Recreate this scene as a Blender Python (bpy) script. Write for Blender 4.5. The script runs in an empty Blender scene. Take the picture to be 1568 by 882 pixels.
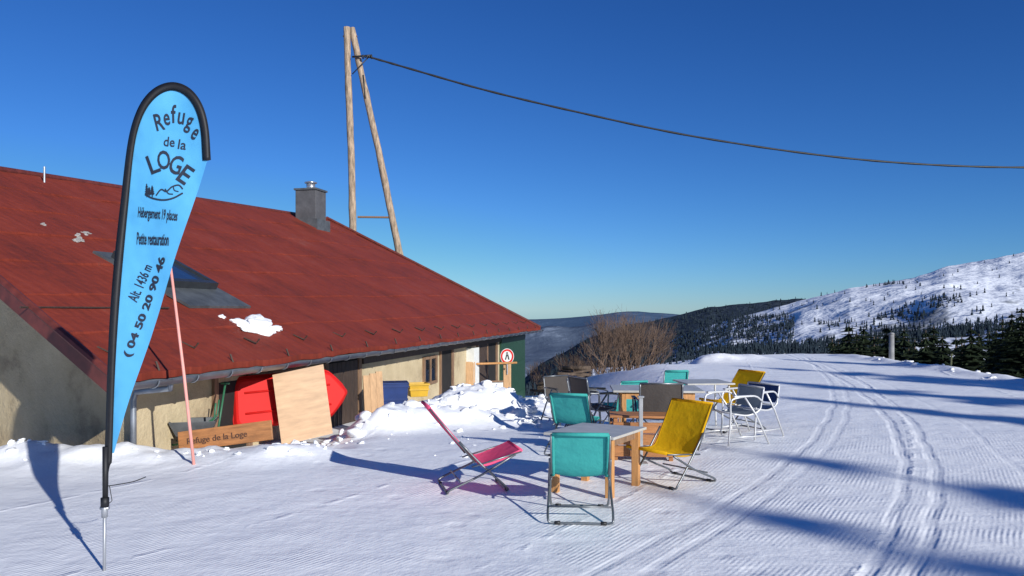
import bpy, math, random
import numpy as np
from mathutils import Vector, Matrix
random.seed(4)
rng=np.random.default_rng(7)
scene=bpy.context.scene
COL=scene.collection
CAMZ=1.8

# ------------------------------------------------------------------ nodes
class NT:
    def __init__(s,name):
        s.m=bpy.data.materials.new(name); s.m.use_nodes=True
        s.t=s.m.node_tree; s.b=s.t.nodes['Principled BSDF']
    def n(s,typ,**kw):
        nd=s.t.nodes.new(typ)
        for k,v in kw.items():
            if k=='inp':
                for a,b in v.items():
                    if hasattr(b,'is_output'): s.t.links.new(b,nd.inputs[a])
                    else: nd.inputs[a].default_value=b
            else: setattr(nd,k,v)
        return nd
    def math(s,op,a,b=0.0,c=0.0,clamp=False):
        nd=s.n('ShaderNodeMath',operation=op,inp={0:a,1:b,2:c}); nd.use_clamp=clamp
        return nd.outputs[0]
    def link(s,a,b): s.t.links.new(a,b)
    def ss(s,v,a,b):
        nd=s.n('ShaderNodeMapRange',interpolation_type='SMOOTHSTEP',inp={0:v,1:a,2:b,3:0.0,4:1.0})
        return nd.outputs[0]
    def ramp(s,fac,stops):
        nd=s.n('ShaderNodeValToRGB',inp={0:fac})
        cr=nd.color_ramp
        while len(cr.elements)<len(stops): cr.elements.new(0.5)
        for e,(p,c) in zip(cr.elements,stops):
            e.position=p; e.color=(*c,1)
        return nd.outputs[0]
    def noise(s,scale,detail=4,rough=.55,vec=None):
        nd=s.n('ShaderNodeTexNoise',inp={'Scale':scale,'Detail':detail,'Roughness':rough})
        if vec is None:
            vec=s.n('ShaderNodeTexCoord').outputs['Object']
        s.link(vec,nd.inputs['Vector'])
        return nd.outputs['Fac']
    def bump(s,h,dist,strength=1.0):
        nd=s.n('ShaderNodeBump',inp={'Height':h,'Distance':dist,'Strength':strength})
        s.link(nd.outputs[0],s.b.inputs['Normal'])

def simple(name,c,rough=.6,metal=0,var=.25,scale=8,bump=.0,c2=None,stretch=None):
    t=NT(name)
    tc=t.n('ShaderNodeTexCoord').outputs['Object']
    if stretch:
        mp=t.n('ShaderNodeMapping',inp={'Vector':tc,'Scale':stretch}); tc=mp.outputs[0]
    f=t.noise(scale,5,.6,tc)
    a=tuple(x*(1-var) for x in c); b=tuple(min(1,x*(1+var)) for x in c)
    if c2: a=c2
    t.link(t.ramp(f,[(.3,a),(.7,b)]),t.b.inputs['Base Color'])
    t.b.inputs['Roughness'].default_value=rough
    t.b.inputs['Metallic'].default_value=metal
    if bump: t.bump(f,bump)
    return t.m

# ------------------------------------------------------------------ mesh helpers
def mk(name,verts,faces,mat,parent=None,smooth=False):
    me=bpy.data.meshes.new(name)
    me.from_pydata([tuple(map(float,v)) for v in verts],[],[tuple(f) for f in faces]); me.update()
    ob=bpy.data.objects.new(name,me); COL.objects.link(ob)
    if isinstance(mat,(list,tuple)):
        for m in mat: me.materials.append(m)
    elif mat: me.materials.append(mat)
    if smooth: me.polygons.foreach_set('use_smooth',[True]*len(me.polygons))
    if parent: ob.parent=parent
    return ob
def empty(name,loc=(0,0,0),rz=0):
    e=bpy.data.objects.new(name,None); e.empty_display_size=.2
    e.location=loc; e.rotation_euler=(0,0,rz); COL.objects.link(e); return e
class MB:
    """mesh accumulator"""
    def __init__(s): s.v=[]; s.f=[]
    def add(s,v,f):
        o=len(s.v); s.v+= [tuple(p) for p in v]; s.f+=[tuple(i+o for i in q) for q in f]
    def box(s,c,d,rz=0,rx=0,ry=0,taper=1.0):
        M=Matrix.Rotation(rz,3,'Z')@Matrix.Rotation(ry,3,'Y')@Matrix.Rotation(rx,3,'X')
        vs=[]
        for z in(-1,1):
            k=taper if z<0 else 1
            for x,y in((-1,-1),(1,-1),(1,1),(-1,1)):
                p=M@Vector((x*d[0]/2*k,y*d[1]/2*k,z*d[2]/2)); vs.append((p.x+c[0],p.y+c[1],p.z+c[2]))
        s.add(vs,[(3,2,1,0),(4,5,6,7),(0,1,5,4),(1,2,6,5),(2,3,7,6),(3,0,4,7)])
    def tube(s,pts,r,n=8,closed=False):
        pts=[Vector(p) for p in pts]; m=len(pts)
        rs=r if isinstance(r,(list,tuple)) else [r]*m
        up=None; vs=[]
        for i,p in enumerate(pts):
            if closed: d=pts[(i+1)%m]-pts[i-1]
            else: d=pts[min(i+1,m-1)]-pts[max(i-1,0)]
            d=d.normalized() if d.length>1e-9 else Vector((0,0,1))
            if up is None:
                up=Vector((0,0,1)) if abs(d.z)<.9 else Vector((1,0,0))
            a=d.cross(up); 
            if a.length<1e-4: a=d.cross(Vector((0,1,0)))
            a.normalize(); b=a.cross(d).normalized(); up=b
            for k in range(n):
                t=2*math.pi*k/n; q=p+(a*math.cos(t)+b*math.sin(t))*rs[i]
                vs.append((q.x,q.y,q.z))
        fs=[]
        for i in range(m if closed else m-1):
            j=(i+1)%m
            for k in range(n):
                fs.append((i*n+k,i*n+(k+1)%n,j*n+(k+1)%n,j*n+k))
        if not closed:
            fs.append(tuple(range(n-1,-1,-1))); fs.append(tuple((m-1)*n+k for k in range(n)))
        s.add(vs,fs)
    def obj(s,name,mat,parent=None,smooth=False): return mk(name,s.v,s.f,mat,parent,smooth)
def curve(pts,n=6):
    """Catmull-Rom through pts"""
    P=[Vector(p) for p in pts]; P=[P[0]*2-P[1]]+P+[P[-1]*2-P[-2]]; out=[]
    for i in range(1,len(P)-2):
        for k in range(n):
            t=k/n; a,b,c,d=P[i-1:i+3]
            out.append(.5*((2*b)+(c-a)*t+(2*a-5*b+4*c-d)*t*t+(3*b-a-3*c+d)*t**3))
    out.append(P[-2]); return out
def bev(ob,w,seg=2):
    m=ob.modifiers.new('bevel','BEVEL'); m.width=w; m.segments=seg; m.limit_method='ANGLE'; return ob

# ------------------------------------------------------------------ noise
def vnoise(x,y,seed=0):
    x=np.asarray(x,float);y=np.asarray(y,float)
    ix=np.floor(x);iy=np.floor(y);fx=x-ix;fy=y-iy
    fx=fx*fx*(3-2*fx);fy=fy*fy*(3-2*fy)
    def h(a,b):
        v=np.sin(a*127.1+b*311.7+seed*17.3)*43758.5453; return v-np.floor(v)
    return (h(ix,iy)*(1-fx)+h(ix+1,iy)*fx)*(1-fy)+(h(ix,iy+1)*(1-fx)+h(ix+1,iy+1)*fx)*fy
def fbm(x,y,o=4,seed=0):
    s=0;a=.5
    for i in range(o):
        s=s+a*(vnoise(x*2**i+i*7.7,y*2**i-i*3.1,seed+i)-.5);a*=.5
    return s
def sst(a,b,x):
    t=np.clip((x-a)/(b-a),0,1); return t*t*(3-2*t)

# ------------------------------------------------------------------ terrain height
MOUNDS=[(-1.05,15.2,1.1,1.0,.48),(-.2,15.4,.9,.9,.34),(-2.2,12.5,.6,.5,.36),(-1.5,13.2,1.0,.6,.34),(.3,17.6,.9,1.0,.38),(-.7,19.5,.8,1,.35),(-1.75,14.2,.6,.6,.24),
        (7.2,28,1.2,.9,.24),(8.6,29,.9,.8,.15),(.9,22,.6,1.2,.3),(-3.0,11.1,.7,.35,.12),(-.5,13.6,.8,.5,.20)]
def Hh(x,y):
    x=np.asarray(x,float);y=np.asarray(y,float)
    w=1-sst(1.0,5.0,x)
    d=y-11.; sp=.5*(d+np.sqrt(d*d+1.2))
    z=-.085*np.minimum(sp,26)*w
    z=z+.05*fbm(x*.35,y*.35,3,3)+.010*fbm(x*2.2,y*2.2,3,9)
    ye=np.interp(x,[-30,1.5,2.6,4,6.2,8,12,14],[37,36,33,26,26,30.5,32.5,31])
    d1=np.maximum(0,y-ye); d1=d1*d1/(d1+2)
    z=z-13*(1-np.exp(-d1*.03))-.13*np.maximum(0,d1-25)
    d2=np.maximum(0,x-13.3)*sst(8,16,y); z=z-5*(1-np.exp(-d2*.1))
    # berm along the right side of the piste
    z=z+.16*np.exp(-((x-12.9-.25*fbm(y*.5,y*0,2,5))/.4)**2)*sst(6,12,y)*(1-sst(29,33,y))*(.7+1.2*fbm(x*1.3,y*1.3,3,8))
    # snow bank before the gable
    yb=9.35+.13*(x+6.2)+.35*fbm(x*.8,x*0,2,2); fade=1-sst(-2.9,-1.9,x)
    z=z+fade*.16*np.exp(-((y-yb)/np.where(y<yb,.6,.3))**2)*(1+1.6*fbm(x*1.9,y*1.9,3,12))
    z=z-fade*.2*sst(.15,.9,y-yb)*(1-sst(3,8,y-yb))
    mm=0
    for cx,cy,rx,ry,h in MOUNDS:
        g=np.exp(-(((x-cx)/rx)**2+((y-cy)/ry)**2)**1.2); z=z+h*g; mm=np.maximum(mm,g*min(1,h*2.5))
    mm=np.maximum(mm,fade*.45*np.exp(-((y-yb)/.4)**2))
    z=z+mm*(.34*fbm(x*2.6,y*2.6,4,21)+.12*np.abs(fbm(x*6,y*6,3,31)))
    return z
def H(x,y): return float(Hh(x,y))

def axis(a,b,step,lo,hi,g=1.12):
    c=list(np.arange(a,b,step)); s=step; v=c[-1]
    while v<hi: s*=g; v+=s; c.append(v)
    s=step; v=c[0]; pre=[]
    while v>lo: s*=g; v-=s; pre.append(v)
    return np.array(pre[::-1]+c)
xs=axis(-8.5,14.5,.07,-900,900)
ys=axis(3.4,20.,.07,-80,20.0,1.12)
ys=ys[ys<=20]; 
y2=list(np.arange(20.1,40,.18)); s=.18;v=y2[-1]
while v<900: s*=1.1; v+=s; y2.append(v)
ys=np.concatenate([ys,np.array(y2)])
def grid_mesh(name,X,Y,Z,mat,smooth=True):
    n,m=X.shape
    co=np.stack([X,Y,Z],-1).reshape(-1,3)
    idx=np.arange(n*m).reshape(n,m)
    q=np.stack([idx[:-1,:-1],idx[:-1,1:],idx[1:,1:],idx[1:,:-1]],-1).reshape(-1,4)
    me=bpy.data.meshes.new(name); me.vertices.add(len(co)); me.vertices.foreach_set('co',co.ravel())
    me.loops.add(q.size); me.loops.foreach_set('vertex_index',q.ravel().astype(np.int32))
    me.polygons.add(len(q)); me.polygons.foreach_set('loop_start',np.arange(0,q.size,4,dtype=np.int32))
    me.polygons.foreach_set('loop_total',np.full(len(q),4,dtype=np.int32))
    me.update(calc_edges=True); me.validate()
    if smooth: me.polygons.foreach_set('use_smooth',[True]*len(me.polygons))
    me.materials.append(mat)
    ob=bpy.data.objects.new(name,me); COL.objects.link(ob); return ob

# snow material --------------------------------------------------------------
def snow_material():
    t=NT('groomed_snow')
    tc=t.n('ShaderNodeTexCoord').outputs['Object']
    sep=t.n('ShaderNodeSeparateXYZ',inp={0:tc}); x,y=sep.outputs[0],sep.outputs[1]
    L=t.math('LOGARITHM',t.math('DIVIDE',t.math('MAXIMUM',t.math('ADD',y,5.0),.5),10.3),math.e)
    n1=t.noise(.45,3,.55,tc); n2=t.noise(2.0,4,.6,tc); n3=t.noise(9,4,.65,tc); n4=t.noise(48,2,.6,tc)
    wob=t.math('MULTIPLY',t.math('SUBTRACT',n1,.5),.5)
    u=t.math('ADD',t.math('SUBTRACT',x,t.math('MULTIPLY',L,7.5)),t.math('MULTIPLY',wob,.18))
    cord=t.math('SINE',t.math('MULTIPLY',u,2*math.pi/.05))
    mask=t.ss(n1,.42,.60)
    n2b=t.ss(n2,.42,.62)
    right=t.ss(x,-2.0,2.5)
    mask=t.math('MAXIMUM',mask,t.math('MULTIPLY',right,.65))
    mask=t.math('MULTIPLY',mask,t.math('ADD',t.math('MULTIPLY',n2b,.85),.15))
    farfade=t.math('SUBTRACT',1.0,t.math('MULTIPLY',t.ss(y,7,14),.92))
    mask=t.math('MULTIPLY',mask,farfade)
    nearwall=t.math('SUBTRACT',1.0,t.ss(t.math('SUBTRACT',y,t.math('MULTIPLY',x,.9)),10.2,12.2))
    mask=t.math('MULTIPLY',mask,nearwall)
    h=t.math('MULTIPLY',t.math('MULTIPLY',cord,mask),.0013)
    h=t.math('ADD',h,t.math('MULTIPLY',n1,.05))
    h=t.math('ADD',h,t.math('MULTIPLY',n2,.026))
    h=t.math('ADD',h,t.math('MULTIPLY',n3,.007))
    h=t.math('ADD',h,t.math('MULTIPLY',n4,.0014))
    saw=t.math('PINGPONG',t.math('ADD',u,100.3),1.35)
    seam=t.math('SUBTRACT',1.0,t.ss(saw,0.0,.07))
    h=t.math('ADD',h,t.math('MULTIPLY',t.math('MULTIPLY',seam,n2b),.008))
    brk=t.math('ADD',.45,t.math('MULTIPLY',n2b,.55))
    for a,b,w,d in [(2.42,6.8,.05,.014),(2.74,6.85,.05,.012),(.45,8.6,.045,.008),(.80,8.5,.045,.006),(3.9,6.1,.04,.005)]:
        du=t.math('ABSOLUTE',t.math('SUBTRACT',t.math('ADD',x,t.math('MULTIPLY',wob,.6)),t.math('ADD',t.math('MULTIPLY',L,b),a)))
        g=t.math('MULTIPLY',t.math('MULTIPLY',t.math('SUBTRACT',t.ss(du,w*.4,w*1.9),1.0),d),brk)
        h=t.math('ADD',h,g)
    vo=t.n('ShaderNodeTexVoronoi',inp={'Scale':2.6,'Vector':tc,'Randomness':1.0}); 
    fp=t.math('SUBTRACT',1.0,t.ss(vo.outputs['Distance'],.08,.30))
    fpm=t.math('MULTIPLY',t.math('SUBTRACT',1.0,t.ss(n1,.42,.55)),t.math('SUBTRACT',1.0,t.ss(x,1.5,3.5)))
    h=t.math('SUBTRACT',h,t.math('MULTIPLY',t.math('MULTIPLY',fp,fpm),.008))
    t.bump(h,1.0)
    c=t.ramp(n3,[(.3,(.92,.92,.93)),(.7,(.955,.96,.965))])
    t.link(c,t.b.inputs['Base Color'])
    t.b.inputs['Roughness'].default_value=.5
    t.b.inputs['Specular IOR Level'].default_value=.4
    return t.m
SNOW=snow_material()
LUMP=simple('snow_lump',(.93,.935,.94),.6,0,.03,14,.02)
X,Y=np.meshgrid(xs,ys)
grid_mesh('snow_ground',X,Y,Hh(X,Y),SNOW)

# snow clods -------------------------------------------------------------------
def clods():
    mb=MB()
    import bmesh
    bm=bmesh.new(); bmesh.ops.create_icosphere(bm,subdivisions=2,radius=1)
    bv=np.array([v.co[:] for v in bm.verts]); bf=[[v.index for v in f.verts] for f in bm.faces]; bm.free()
    def put(x,y,r,sink=.1):
        k=rng.uniform(.6,1.5,3); k[2]*=.65
        o=rng.uniform(0,50)
        d=1+1.2*(vnoise(bv[:,0]*1.6+o,bv[:,1]*1.6+bv[:,2]*2.1+o,3)-.5)
        p=bv*d[:,None]*r*k+np.array([x,y,H(x,y)+r*sink])
        mb.add(p,bf)
    for cx,cy,rx,ry,h in MOUNDS[:7]+MOUNDS[9:]:
        for i in range(int(18*rx*ry/.5)+8):
            put(cx+rng.normal()*rx*.75,cy+rng.normal()*ry*.7,rng.uniform(.02,.08)*(1+(rng.random()<.12)*1.0))
    for i in range(45):
        x=rng.uniform(-6.8,-2.3); yb=9.35+.13*(x+6.2); put(x,yb+rng.normal()*.25,rng.uniform(.012,.045))
    for i in range(40):
        y=rng.uniform(9,28); put(12.9+rng.normal()*.4,y,rng.uniform(.03,.09))
    for i in range(40):
        put(rng.uniform(-4,1.2),rng.uniform(9.5,14),rng.uniform(.008,.025))
    mb.obj('snow_clumps',LUMP,None,True)
clods()

# ------------------------------------------------------------------ distant hills
def hill_mat(name,kind):  # forest, far and valley kinds carry bluish distance haze in their base colour
    t=NT(name)
    tc=t.n('ShaderNodeTexCoord').outputs['Object']
    if kind=='snow':
        sep=t.n('ShaderNodeSeparateXYZ',inp={0:tc})
        n=t.noise(.006,5,.55,tc); n2=t.noise(.03,4,.6,tc)
        alt=t.math('MULTIPLY',sep.outputs[2],.0022)
        f=t.math('ADD',t.math('SUBTRACT',n,t.math('MULTIPLY',alt,.5)),t.math('MULTIPLY',n2,.25))
        c=t.ramp(f,[(.0,(.82,.85,.91)),(.70,(.80,.83,.89)),(.76,(.28,.30,.33)),(1,(.10,.11,.12))])  # dark noise patches paint both rock and shadow into the snow colour
        t.link(c,t.b.inputs['Base Color']); t.bump(t.math('ADD',n,t.math('MULTIPLY',n2,.10)),34)
    elif kind=='forest':
        n=t.noise(.006,7,.7,tc); n2=t.noise(.03,4,.7,tc)
        c=t.ramp(t.math('ADD',t.math('MULTIPLY',n,.7),t.math('MULTIPLY',n2,.3)),[(.3,(.024,.036,.052)),(.52,(.04,.055,.075)),(.66,(.055,.072,.095)),(.76,(.20,.24,.31))])
        t.link(c,t.b.inputs['Base Color']); t.bump(n2,18)
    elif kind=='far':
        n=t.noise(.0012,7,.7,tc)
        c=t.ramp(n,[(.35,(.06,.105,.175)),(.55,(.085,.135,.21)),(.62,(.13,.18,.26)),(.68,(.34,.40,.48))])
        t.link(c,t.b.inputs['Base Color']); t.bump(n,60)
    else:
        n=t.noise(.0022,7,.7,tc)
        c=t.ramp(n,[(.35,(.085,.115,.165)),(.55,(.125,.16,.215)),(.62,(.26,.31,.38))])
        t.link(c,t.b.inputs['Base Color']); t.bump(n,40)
    t.b.inputs['Roughness'].default_value=.9; t.b.inputs['Specular IOR Level'].default_value=.05
    return t.m
def hill(name,ks,ms,Dr,Df,mf,rows,cols,amp,freq,mat,p=.9,rough=.0012,oct_=5):
    kk=np.linspace(ks[0],ks[-1],cols); mr=np.interp(kk,ks,ms)
    mr=mr+rough*fbm(kk*60,kk*0,4,5)*2
    f=np.concatenate([np.linspace(0,1,rows),np.linspace(1.05,1.4,5)])
    K,F=np.meshgrid(kk,f); MR=np.broadcast_to(mr,K.shape)
    Dd=Df+(Dr-Df)*F; Fc=np.clip(F,0,1)
    mfoot=np.minimum(mf,MR-.01)
    M=mfoot+(MR-mfoot)*Fc**p
    Z=CAMZ+M*Dd
    Z=Z-np.maximum(0,F-1)*Dr*.25
    X=K*Dd
    Z=Z+amp*fbm(X*freq,Dd*freq,oct_,11)*np.sin(np.pi*np.clip(Fc,0.02,1))**.6*2*(F<1)
    grid_mesh(name,X,Dd,Z,mat)
    return X,Dd,Z
kC=[.10,.205,.238,.28,.313,.359,.388,.43,.472,.513,.555,.597,.653,.763,.93,1.3]
mC=[-.075,-.038,-.024,-.011,-.003,.009,.0167,.0275,.034,.0417,.056,.0625,.074,.089,.104,.10]
kB=[-.12,-.003,.038,.072,.097,.147,.18,.213,.255,.305,.359,.43,.6,.9]
mB=[-.12,-.104,-.068,-.050,-.036,-.019,-.013,-.006,.0045,.0087,.0145,.012,.004,0]
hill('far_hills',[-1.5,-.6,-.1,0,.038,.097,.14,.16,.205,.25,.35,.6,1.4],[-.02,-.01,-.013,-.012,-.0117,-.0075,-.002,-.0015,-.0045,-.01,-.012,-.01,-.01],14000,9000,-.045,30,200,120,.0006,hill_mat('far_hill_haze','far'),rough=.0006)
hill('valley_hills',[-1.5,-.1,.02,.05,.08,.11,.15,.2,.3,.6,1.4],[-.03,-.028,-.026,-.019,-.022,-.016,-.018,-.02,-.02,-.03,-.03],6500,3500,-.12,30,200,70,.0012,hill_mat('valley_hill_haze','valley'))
FOR=hill_mat('forest_floor_haze','forest')
B_=hill('forest_hill',kB,mB,2900,800,-.125,60,260,40,.004,FOR,rough=.0015)
C_=hill('snowy_mountain',kC,mC,2100,430,-.10,130,420,56,.0026,hill_mat('mountain_snow','snow'),rough=.0010,p=.8,oct_=4)

def conifer_mass(name,src,n,dens,hr,mat):
    X,Yy,Z=src; R,Cc=X.shape; V=[];Fa=[]; cnt=0; tries=0
    while cnt<n and tries<n*30:
        tries+=1
        r=rng.uniform(0,R-7); c=rng.uniform(0,Cc-2); i=int(r);j=int(c); a=r-i;b=c-j
        def L(A): return (A[i,j]*(1-b)+A[i,j+1]*b)*(1-a)+(A[i+1,j]*(1-b)+A[i+1,j+1]*b)*a
        x,y,z=L(X),L(Yy),L(Z)
        if rng.random()>dens(x,y,z): continue
        h=rng.uniform(*hr)*rng.uniform(.6,1)*(.7 if y<800 else 1); w=h*rng.uniform(.17,.28); o=len(V); ph=rng.uniform(0,6)
        for zz,ww in((.05,1.),(.5,.66)):
            for k in range(5):
                t=ph+k*1.2566; q=w*ww*rng.uniform(.75,1.2); V.append((x+q*math.cos(t),y+q*math.sin(t),z+h*zz))
        V.append((x,y,z+h*.62));V.append((x,y,z+h))
        for k in range(5):
            Fa.append((o+k,o+(k+1)%5,o+10)); Fa.append((o+5+k,o+5+(k+1)%5,o+11))
        cnt+=1
    mk(name,V,Fa,mat)
NEEDLE=simple('fir_needles',(.020,.030,.015),.85,0,.5,3)
NEEDLE.node_tree.nodes['Principled BSDF'].inputs['Specular IOR Level'].default_value=.1
FARN=simple('distant_fir_haze',(.024,.035,.045),.9,0,.4,.05)  # needle colour shifted to blue, air haze painted in
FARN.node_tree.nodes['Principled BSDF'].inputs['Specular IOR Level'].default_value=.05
def dC(x,y,z):
    m=(z-CAMZ)/y; k=x/y
    base=float(1-sst(-.034,-.010,np.array(m)))
    n=float(vnoise(x*.006,y*.005,2)); n2=float(fbm(x*.006,y*.006,3,8))+.5
    d=base*(1.0 if n>.40 else .05)
    if m>-.014: d=.6 if n2>.60 and m<.034 else .012
    if k<.36 and m<-.008: d=max(d,.8)
    if m<-.06: d*=.4
    return d
conifer_mass('distant_fir_trees',C_,9500,dC,(7,13),FARN)
def dB(x,y,z):
    n=float(vnoise(x*.005,y*.004,4)); return 1 if n>.2 else .3
conifer_mass('distant_forest',B_,8000,dB,(12,20),FARN)

# ------------------------------------------------------------------ near firs
BARK=simple('bark',(.10,.07,.05),.9,0,.4,12,.01)
def fir_mesh(seed,lv=40):
    r=random.Random(seed); mb=MB()
    mb.tube([(0,0,-.05),(0,0,.5),(0,0,.98)],[.016,.010,.002],6)
    ntr=len(mb.f)
    # dense dark inner foliage : ragged whorls
    for i in range(16):
        z=.06+.88*i/15; R=(.185*(1-z)**.8+.012)*.62; n=9; o=[]
        V=[(0,0,z+.10*(1-z)+.02)]
        for k in range(n*2):
            a=math.pi*k/n+i; q=R*(r.uniform(.95,1.25) if k%2 else r.uniform(.45,.7)); V.append((q*math.cos(a),q*math.sin(a),z-R*r.uniform(.1,.4)))
        mb.add(V,[(0,1+k,1+(k+1)%(2*n)) for k in range(2*n)])
    for i in range(lv):
        z=.05+.93*i/(lv-1)+r.uniform(-.012,.012); R=.185*(1-z)**.8+.012
        nb=r.randint(10,13) if z<.8 else 8
        for b in range(nb):
            a=r.uniform(0,6.283); Lb=R*r.uniform(.6,1.18)
            dx,dy=math.cos(a),math.sin(a); px_,py_=-dy,dx
            ns=5
            for j in range(ns):
                f=(j+.4)/ns; f2=min(1,(j+1.9)/ns)
                zz=z-.35*Lb*f**1.4+.12*Lb*f; z2=z-.35*Lb*f2**1.4+.12*Lb*f2
                c=(dx*Lb*f,dy*Lb*f,zz); e=(dx*Lb*f2,dy*Lb*f2,z2)
                w=Lb*.42*(1-f*.7)*r.uniform(.7,1.2)
                for sgn in(-1,1):
                    tip=(c[0]+dx*w*.6+px_*w*sgn,c[1]+dy*w*.6+py_*w*sgn,zz-w*r.uniform(.1,.6))
                    mb.add([c,e,tip],[(0,1,2)])
                mb.add([c,e,(c[0]+dx*w*.3,c[1]+dy*w*.3,zz-w*.9)],[(0,1,2)])
    me=bpy.data.meshes.new('fir_tree'); me.from_pydata(mb.v,[],mb.f); me.materials.append(NEEDLE); me.materials.append(BARK)
    for p in range(ntr): me.polygons[p].material_index=1
    me.update(); return me
FM=[fir_mesh(i) for i in range(4)]
def fir(x,y,h,wide=1.0,i=0,sink=.2,z=None):
    o=bpy.data.objects.new('fir_tree',FM[i%4]); COL.objects.link(o)
    o.location=(x,y,(H(x,y) if z is None else z)-sink); o.scale=(h*wide,h*wide,h); o.rotation_euler=(0,0,i*1.7+x)
    return o
# stand of firs on the slope right of the piste   (bearing, elevation of the tip, distance)
for i,(k,mt,D) in enumerate([(.430,-.014,50),(.440,-.026,46),(.449,-.018,52),(.462,-.030,50),(.478,-.016,46),(.488,-.027,48),(.500,-.020,52),(.514,-.034,46),(.528,-.022,42),(.538,-.017,46),(.549,-.030,44),(.574,-.030,42),(.586,-.018,38),(.596,-.027,40),(.609,-.024,44),
        (.626,-.010,32),(.638,.000,29),(.650,.006,28),(.665,.006,32),(.423,-.034,56),(.618,-.022,38),(.410,-.040,60)]):
    x=k*D; zt=CAMZ+mt*D; g=H(x,D); fir(x,D,zt-g+.2,1.7 if D>36 else 1.6,i)
for i in range(24):
    k=.405+.26*(i+rng.uniform(-.4,.4))/24; D=rng.uniform(60,85); mt=rng.uniform(-.042,-.028); x=k*D; g=H(x,D)
    fir(x,D,CAMZ+mt*D-g+.2,1.4,i)
# firs standing outside the frame to the right / behind, whose shadows cross the piste
sx,sy=.613,-.79; tanE=math.tan(math.radians(21))
for i,(tx,ty,h,w) in enumerate([(2.4,10.8,14,1.15),(1.0,8.4,15,1.0),(5.0,17.0,12,1.1),(5.6,20.8,14,1.3),(7.2,25.5,14,1.3),(6.8,14.6,10,1.0),(9.0,21.5,13,1.3),(9.5,29,12,1.3),(6.0,4.4,9,.8)]):
    L=h/tanE; bx,by=tx+sx*L,ty+sy*L; fir(bx,by,h-H(bx,by),w,i+3,0)

# ------------------------------------------------------------------ bare shrubs
TWIG=simple('bare_twigs',(.14,.09,.062),.9,0,.35,5)
def shrub(name,x,y,h,spread,seed,n0=9,depth=5,z=None):
    r=random.Random(seed); mb=MB()
    def grow(p,d,l,rad,dep):
        q=p+d*l; mid=p+d*l*.5+Vector((r.uniform(-1,1),r.uniform(-1,1),r.uniform(-1,1)))*l*.06
        mb.tube([p,mid,q],[rad,rad*.85,rad*.7],3 if dep<4 else 5)
        if dep<=0: return
        for _ in range(r.choice((2,3,3))):
            nd=(d+Vector((r.uniform(-1,1),r.uniform(-1,1),r.uniform(-.35,.75)))*.5).normalized()
            grow(p+d*l*r.uniform(.55,1),nd,l*r.uniform(.6,.85),rad*.62,dep-1)
    for i in range(n0):
        a=r.uniform(0,6.28); o=Vector((math.cos(a),math.sin(a),0))*r.uniform(0,spread)
        grow(o,Vector((math.cos(a)*.3,math.sin(a)*.3,1)).normalized(),h*.33,h*.009,depth)
    ob=mb.obj(name,TWIG); ob.location=(x,y,(H(x,y) if z is None else z)-.1)
shrub('bare_shrub',4.25,33.5,4.3,.6,1,10)
shrub('bare_shrub',5.0,35,4.8,.6,2,10)
shrub('bare_shrub',3.6,35,3.0,.6,5,6)
shrub('bare_shrub',1.7,37,2.2,.7,3,6,4)
shrub('bare_shrub',2.5,33.6,1.7,.8,6,6,4)
shrub('bare_shrub',6.7,38,2.2,.6,7,6,4)
shrub('bare_shrub',1.5,34.2,1.2,.7,9,7,4)

# ------------------------------------------------------------------ building
A2=Vector((-4.4,8.6,0)); E=Vector((.2233,.9748,0)).normalized(); P=Vector((-E.y,E.x,0))
def plane_z(x,y): return 1.03+.5*((x-A2.x)*P.x+(y-A2.y)*P.y)
def onroof(s,b,up=0):
    q=A2+E*s+P*b; n=Vector((-.5*P.x,-.5*P.y,1)).normalized()
    return Vector((q.x,q.y,1.03+.5*b))+n*up
cA=Vector((-4.4,8.6)); cB=Vector((1.2,33.0)); cC=Vector((-8.31,35.1)); cD=Vector((-10.4,12.1))
house=empty('mountain_refuge')
def roof_mat():
    t=NT('red_roof')
    uv=t.n('ShaderNodeUVMap').outputs[0]
    sep=t.n('ShaderNodeSeparateXYZ',inp={0:uv}); s,b=sep.outputs[0],sep.outputs[1]
    wav=t.math('SINE',t.math('MULTIPLY',s,2*math.pi/.177))
    mp=t.n('ShaderNodeMapping',inp={'Vector':uv,'Scale':(1.6,.3,1)}).outputs[0]
    n=t.noise(.55,6,.7,uv); n2=t.noise(7,5,.75,uv); st=t.noise(2.5,5,.7,mp)
    f=t.math('ADD',t.math('MULTIPLY',n,.5),t.math('ADD',t.math('MULTIPLY',n2,.25),t.math('MULTIPLY',st,.25)))
    c=t.ramp(f,[(.35,(.07,.020,.014)),(.42,(.165,.030,.018)),(.50,(.225,.036,.019)),(.57,(.25,.044,.025)),(.63,(.24,.065,.045)),(.70,(.27,.13,.10))])
    br=t.n('ShaderNodeTexBrick',inp={'Vector':uv,'Scale':1.0,'Mortar Size':.006,'Brick Width':.92,'Row Height':1.30,'Color1':(1,1,1,1),'Color2':(.80,.80,.80,1),'Mortar':(.6,.6,.6,1)})
    mx=t.n('ShaderNodeMix',data_type='RGBA',blend_type='MULTIPLY'); mx.inputs[0].default_value=.4
    t.link(c,mx.inputs[6]); t.link(br.outputs['Color'],mx.inputs[7])
    t.link(mx.outputs[2],t.b.inputs['Base Color'])
    t.bump(t.math('ADD',t.math('MULTIPLY',wav,.0013),t.math('ADD',t.math('MULTIPLY',n2,.009),t.math('MULTIPLY',n,.05))),1.0)
    t.b.inputs['Roughness'].default_value=.7; t.b.inputs['Specular IOR Level'].default_value=.2
    return t.m
ROOF=roof_mat()
FASC=simple('dark_red_trim',(.13,.026,.018),.6,0,.35,6)
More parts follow.
